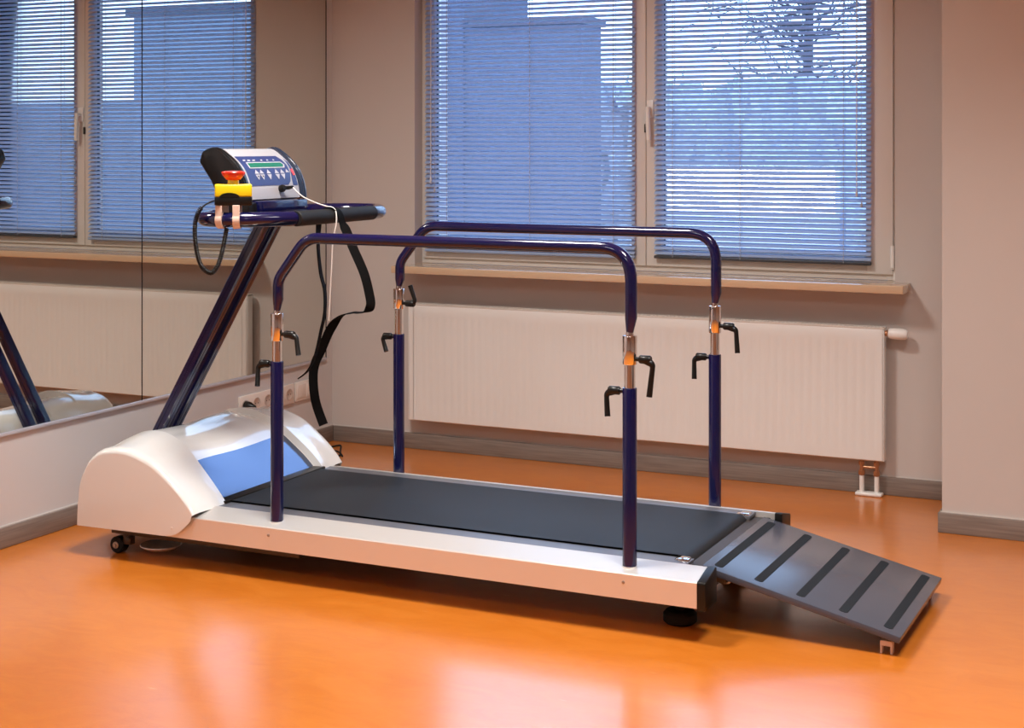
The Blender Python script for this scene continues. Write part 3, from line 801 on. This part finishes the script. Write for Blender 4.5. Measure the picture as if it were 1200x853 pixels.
# ------------------------------------------------------------------ access ramp
rp = thing('access_ramp', (2.56, YC, 0), 'grey board access ramp with five dark anti-slip strips, leaning on the treadmill end', 'ramp')
A0 = Vector((2.296, 0, .1735)); A1 = Vector((2.822, 0, .0525)); ax = (A1 - A0).normalized(); nz = Vector((-ax.z, 0, ax.x)); LR = (A1 - A0).length; TH = .018
MR = Matrix(((ax.x, 0, nz.x, A0.x), (0, 1, 0, 0), (ax.z, 0, nz.z, A0.z), (0, 0, 0, 1)))
RY0, RY1 = -1.803, -1.213
b = nb(); box(b, (0, RY0, -TH), (LR, RY1, 0), .0022, 2, MR); board = obj('board', b, 'ramp', rp)
for u in (.065, .275, .49, .705, .925):
    cx = u * LR; b = nb(); hw = .0120; c = .006
    poly = [(cx - hw, RY0 + .032 + c), (cx - hw + c, RY0 + .032), (cx + hw - c, RY0 + .032), (cx + hw, RY0 + .032 + c), (cx + hw, RY1 - .032 - c), (cx + hw - c, RY1 - .032), (cx - hw + c, RY1 - .032), (cx - hw, RY1 - .032 - c)]
    A = [b.verts.new(MR @ Vector((x, y, -.0005))) for x, y in poly]; B = [b.verts.new(MR @ Vector((x, y, .0009))) for x, y in poly]
    ring_faces(b, A, B); b.faces.new(B); b.faces.new(A[::-1]); obj('anti_slip_strip', b, 'strip', board)
obj('batten', box(nb(), (LR - .05, RY0 + .06, -TH - .014), (LR - .006, RY1 - .012, -TH), .002, 1, MR), 'ramp_edge', rp)
obj('batten', box(nb(), (.02, RY0 + .05, -TH - .03), (.06, RY1 - .05, -TH), .002, 1, MR), 'ramp_edge', rp)
for y in (RY0 + .026, RY1 - .04):
    b = nb(); xg = 2.782
    box(b, (xg - .016, y - .010, .020), (xg + .016, y + .012, .034), .001, 1); box(b, (xg - .016, y - .010, 0), (xg - .010, y + .012, .022), .001, 1); box(b, (xg + .010, y - .010, 0), (xg + .016, y + .012, .022), .001, 1)
    obj('ramp_foot', b, 'beige', rp)
for y in (RY0 + .06, RY1 - .06): obj('hook', tube(nb(), fillet([(2.36, y, .135), (2.352, y, .118), (2.322, y, .118), (2.316, y, .14)], .01), .005, 10), 'steel', rp)

# ------------------------------------------------------------------ outside
struct('ground', box(nb(), (-30, .6, -1.3), (40, 60, -1.2)), 'snow')
hs = thing('building', (-9, 16, -1.2), 'dark blue-grey flat-roofed building seen between the slats of the left blind', 'building')
b = nb(); box(b, (-30, 12, -1.2), (-5.55, 14, 3.5)); obj('wall', b, 'house', hs)
b = nb(); box(b, (-5.6, 12.05, -1.2), (-3.9, 12.7, 2.84)); obj('wing', b, 'house', hs)
b = nb(); box(b, (-30, 11.9, 3.45), (-5.45, 14.1, 3.6)); obj('roof', b, 'roof', hs)
b = nb(); box(b, (-5.45, 11.95, 2.8), (-3.85, 12.75, 2.9)); obj('wing_roof', b, 'roof', hs)
ob = thing('building', (15, 16, -1.2), 'mid-grey flat-roofed building added outside to darken the blinds reflected in the mirror', 'building')  # block added so less bright sky shows between the mirrored slats
b = nb(); box(b, (9.2, 15, -1.2), (13.4, 17, 3.5)); obj('wall', b, 'house_pale', ob)
b = nb(); box(b, (13.4, 15.1, -1.2), (22, 17, 2.0)); obj('wing', b, 'house_pale', ob)
b = nb(); box(b, (9.1, 14.9, 3.45), (13.5, 17.1, 3.6)); obj('roof', b, 'roof', ob)
gw = thing('garden_wall', (-.85, 9, -1.2), 'low pale garden wall outside, bright between the slats of the right blind', 'wall')
b = nb(); box(b, (-1.75, 9, .62), (.05, 9.2, 1.07)); obj('rendered_panel', b, 'pale_wall', gw)
b = nb(); box(b, (-1.80, 8.98, -1.2), (.10, 9.22, .62)); obj('plinth', b, 'house_pale', gw)
def hedge(x0, x1, y0, y1, h):
    b = nb(); r = random.Random(8)
    q = bmesh.new(); bmesh.ops.create_grid(q, x_segments=100, y_segments=26, size=.5)
    for v in q.verts:
        u, t = v.co.x + .5, v.co.y + .5
        # profile wraps front - top - back
        if t < .4: y, z = y0, -1.2 + (h + 1.2) * t / .4
        elif t < .6: y, z = y0 + (y1 - y0) * (t - .4) / .2, h
        else: y, z = y1, h - (h + 1.2) * (t - .6) / .4
        v.co = Vector((x0 + (x1 - x0) * u + r.uniform(-.04, .04), y + r.uniform(-.14, .14), z + (r.uniform(-.2, .16) if z > 0 else 0)))
    merge(b, q)
    for k in range(1100):
        c = Vector((r.uniform(x0, x1), y0 + r.uniform(-.2, .3), r.uniform(0, h + .25))); s_ = r.uniform(.03, .09)
        vs = [b.verts.new(c + Vector((r.uniform(-s_, s_), r.uniform(-s_, s_), r.uniform(-s_, s_)))) for _ in range(3)]; b.faces.new(vs)
    o = obj('hedge', b, 'leaf', None, 10); tag(o, 'tall clipped hedge outside, behind the pale garden wall', 'hedge'); return o
hedge(-7.5, 5.5, 14.6, 15.6, 2.1)
def tree(x, y, h, seed, label):
    r = random.Random(seed); t = thing('tree', (x, y, -1.2), label, 'tree', 'bare trees outside the window')
    b = nb(); tube(b, [(x, y, -1.2), (x + .1, y, .6), (x, y + .1, 2.2), (x + .15, y, h)], [.16, .12, .09, .02], 8)
    obj('trunk', b, 'bark', t); b = nb()
    for k in range(150):
        z0 = r.uniform(1.0, h - .3); a = r.uniform(0, 2 * PI); l = r.uniform(.8, 2.6) * (1.1 - z0 / h * .6)
        p = Vector((x, y, z0)); pts = [p]; d = Vector((math.cos(a), math.sin(a), r.uniform(.1, .7)))
        for q in range(5):
            pts.append(pts[-1] + d * l / 5); d = d + Vector((r.uniform(-.5, .5), r.uniform(-.5, .5), r.uniform(-.4, .5)))
        tube(b, pts, [.024, .018, .013, .009, .006, .003], 4)
        for j in range(9):
            m = pts[r.randint(1, 5)]; a2 = a + r.uniform(-1.6, 1.6); l2 = l * r.uniform(.1, .3); zf = r.uniform(-.6, .9)
            e = m + Vector((math.cos(a2) * l2, math.sin(a2) * l2, l2 * zf))
            tube(b, [m, m.lerp(e, .5) + Vector((0, 0, r.uniform(-.06, .06))), e], [.010, .008, .003], 4)
    obj('branches', b, 'bark', t, 80)
tree(-2.9, 19.2, 6.8, 3, 'bare dark tree outside, seen through the upper slats of the right blind')

# ------------------------------------------------------------------ light
def area(name, loc, rot, sx, sy, power, col, spread=180):
    l = bpy.data.lights.new(name, 'AREA'); l.shape = 'RECTANGLE'; l.size = sx; l.size_y = sy; l.energy = power; l.color = col
    l.spread = math.radians(spread)
    o = bpy.data.objects.new(name, l); C.objects.link(o); o.location = loc; o.rotation_euler = rot; return o
WARM = (1, .955, .90)
area('ceiling_lamp', (1.25, -2.2, H - .03), (0, 0, 0), .45, .45, 56, WARM, 146)
area('ceiling_lamp', (3.2, -2.6, H - .03), (0, 0, 0), .6, .6, 41, WARM, 118)
area('ceiling_lamp', (1.2, -5.2, H - .03), (0, 0, 0), .6, .6, 26, (.96, .98, 1), 160)
area('ceiling_lamp', (3.6, -5.2, H - .03), (0, 0, 0), .6, .6, 19, (.96, .98, 1), 160)

w = bpy.data.worlds.new('World'); scn.world = w; w.use_nodes = True
nt = w.node_tree; bg = nt.nodes['Background']
tc = nt.nodes.new('ShaderNodeTexCoord'); sx = nt.nodes.new('ShaderNodeSeparateXYZ')
nt.links.new(tc.outputs['Generated'], sx.inputs['Vector'])
r = nt.nodes.new('ShaderNodeValToRGB')
r.color_ramp.elements[0].position = .0; r.color_ramp.elements[0].color = (.52, .72, 1, 1)
r.color_ramp.elements[1].position = .6; r.color_ramp.elements[1].color = (.42, .62, 1, 1)
nt.links.new(sx.outputs['Z'], r.inputs['Fac']); nt.links.new(r.outputs['Color'], bg.inputs['Color'])
bg.inputs['Strength'].default_value = 5.2

area('garden_wall_fill', (-.85, 8.2, 1.9), (math.radians(52), 0, 0), 1.6, .3, 260, (1, .93, .82), 180)  # added fill that brightens the pale garden wall; no lamp stands there

# ------------------------------------------------------------------ camera
cd = bpy.data.cameras.new('camera'); cam = bpy.data.objects.new('camera', cd); C.objects.link(cam)
cam.location = (3.6014, -5.7251, 1.3045); cam.rotation_euler = (PI / 2, 0, .4447)
cd.sensor_width = 36; cd.sensor_fit = 'HORIZONTAL'; cd.lens = 1795.19 * 36 / 1200; cd.shift_y = -(426.5 - 167.18) / 1200
cd.clip_start = .05
scn.camera = cam
scn.view_settings.view_transform = 'Standard'; scn.view_settings.look = 'None'
scn.view_settings.exposure = -0.06
